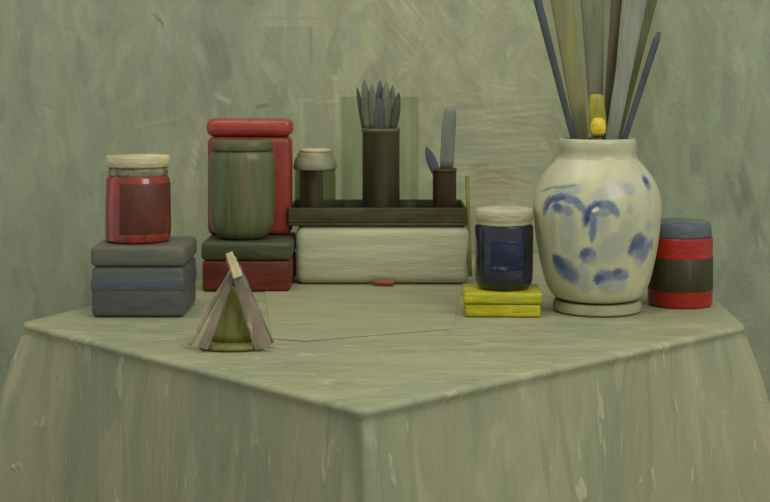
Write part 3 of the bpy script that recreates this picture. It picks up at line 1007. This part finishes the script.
def stick(label, top, mouth, base_px, w0, w1, mat, dy, flat=0.6, cat='paintbrush', tipmat=None, top_ext=0.05, name='paintbrush', group='brush handles in the vase', rnd=True):
    """long tapered handle standing in the vase: base on the vase floor, out past the mouth"""
    zt_ = zv + dy
    zb = zv + dy
    b_ = Vector((X(base_px, zb), zb, VIN + 0.002))
    m_ = Vector((X(mouth[0], zv + dy), zv + dy, Z(mouth[1], zv)))
    t_ = Vector((X(top[0], zt_), zt_, Z(top[1], zt_)))
    u = t_ - m_
    t_ = t_ + u.normalized() * top_ext
    o_ = thing(name, label, cat, b_, group)
    pts, rad = [], []
    for k in range(5):
        pts.append((m_ - b_) * (k / 5))
        rad.append((w0 * 0.45) * zv / F * (0.6 + 0.3 * k / 5))
    K = 12
    for k in range(K + 1):
        s_ = k / K
        pts.append(m_ - b_ + (t_ - m_) * s_)
        ww = w0 + (w1 - w0) * s_
        if rnd and s_ > 0.97:
            ww *= 0.6
        rad.append(ww * 0.5 * zv / F)
    obj('handle', tube(pts, rad, 18, flat), mat, o_)
    return o_


M_dslate = paint('slate_blue_handle', lin(70, 76, 84), lin(58, 62, 62), lin(84, 92, 104), scale=(60, 60, 8), rough=0.5)
M_ochre = paint('ochre_handle', lin(128, 124, 76), lin(112, 112, 78), lin(138, 128, 58), scale=(70, 70, 6), rough=0.55, bump=0.4)
M_gry = paint('grey_handle', lin(138, 138, 122), lin(118, 120, 104), lin(146, 142, 128), scale=(70, 70, 6), rough=0.5, bump=0.4)
M_gryg = paint('grey_green_handle', lin(120, 122, 98), lin(100, 104, 80), scale=(70, 70, 6), rough=0.5, bump=0.4)
M_oliv = paint('olive_handle', lin(98, 98, 58), lin(84, 84, 54), lin(110, 110, 60), scale=(70, 70, 6), rough=0.55, bump=0.4)
M_brn = paint('brown_handle', lin(92, 82, 56), lin(74, 68, 48), scale=(70, 70, 6), rough=0.55)
stick('dark slate blue handle leaning furthest left out of the vase', (536, -6), (573, 137), 608, 6, 9, M_dslate, 0.0045)
stick('broad ochre green handle beside the dark blue one on the left', (561, -6), (582, 137), 600, 14, 25, M_ochre, 0.0125, 0.2)
stick('wide grey handle standing upright at the back of the vase', (592, -6), (597, 137), 598, 12, 27, M_gryg, 0.037, 0.2)
stick('thin brown handle right of the yellow tube, behind the pale one', (617, -6), (606, 137), 596, 8, 12, M_brn, 0.0205, 0.35)
stick('broad pale grey handle leaning right above the yellow tube', (638, -6), (612, 137), 596, 13, 22, M_gry, -0.0055, 0.2)
stick('olive green handle leaning right behind the pale grey handle', (651, -6), (617, 137), 604, 10, 17, M_oliv, 0.026, 0.2)
stick('short dark slate handle leaning furthest right out of the vase', (659, 32), (625, 137), 590, 6, 7, M_dslate, -0.0145, top_ext=0.0)

# the yellow tube
zb = zv - 0.030
b_ = Vector((X(597, zb), zb, Z(150, zv)))
yt = thing('paint_tube', 'short yellow tube standing upright in the mouth of the vase', 'paint tube', (X(597.5, zb), zb, VIN + 0.002))
base_z = VIN + 0.002
gz = lambda py: Z(py, zb) - base_z
s = zb / F
obj('stem', tube([(0, 0.0, 0), (0, 0, gz(150)), (0, 0, gz(134))], [0.004, 0.006, 0.008], 14), M_oliv, yt)
obj('body', tube([(0, 0, gz(133.8)), (0, 0, gz(130)), (0, 0, gz(122)), (-0.001, 0, gz(110)), (-0.0015, 0, gz(98)), (-0.0015, 0, gz(95)), (-0.0015, 0, gz(94))], [7.5 * s, 8.6 * s, 8.8 * s, 8.2 * s, 7.5 * s, 6.0 * s, 3 * s], 22, 0.7),
    paint('yellow_tube', lin(160, 150, 40), lin(132, 128, 44), lin(182, 166, 48), scale=(60, 60, 24), rough=0.35, bump=0.5), yt)
obj('cap', tube([(0, -0.0045, gz(135)), (0, -0.0055, gz(132)), (0, -0.0055, gz(126)), (0.0005, -0.0045, gz(119)), (0.0008, -0.003, gz(116))], [6 * s, 7.8 * s, 8 * s, 6 * s, 2 * s], 20, 0.75),
    paint('golden_cap', lin(222, 190, 46), lin(196, 168, 40), lin(238, 214, 96), scale=(80, 80, 60), rough=0.3, bump=0.5), yt)['label'] = 'bright golden lower end'

# ------------------------------------------------------------------ red tin at the right
zr = 2.437
R = 32.0 * zr / F
rx = X(680, zr)
ht = Z(221, zr) - TOP - 0.001
hz = lambda py: Z(py, zr) - TOP - 0.001
t = thing('tin', 'red round tin with a dark label and slate blue lid, right of the vase', 'tin', (rx, zr, TOP + 0.001))
M_tr = paint('tin_red', lin(172, 34, 22), lin(140, 34, 22), lin(190, 48, 32), scale=(16, 16, 40), rough=0.35, bump=0.4, spec=0.4)
obj('body', lathe([(0, 0), (R * 0.95, 0), (R * 1.0, 0.004), (R * 1.0, hz(237)), (R * 0.97, hz(236)), (0, hz(236))], 72, wob=0.004), M_tr, t, sharp=0.7)
obj('label', lathe([(R * 1.004, hz(288)), (R * 1.014, hz(287.5)), (R * 1.014, hz(256)), (R * 1.004, hz(255.5))], 72, wob=0.004),
    paint('tin_label', lin(58, 58, 32), lin(56, 44, 26), lin(92, 92, 52), scale=(60, 60, 8), rough=0.5), t)['label'] = 'dark olive label band'
obj('lid', lathe([(0, hz(235.8)), (R * 0.96, hz(235.8)), (R * 0.97, hz(234)), (R * 0.95, hz(226)), (R * 0.93, hz(222)), (R * 0.90, hz(221)), (0, hz(221))], 64, wob=0.004),
    paint('tin_lid', lin(98, 104, 104), lin(80, 88, 92), lin(116, 116, 104), scale=(14, 14, 60), rough=0.4, bump=0.4), t)
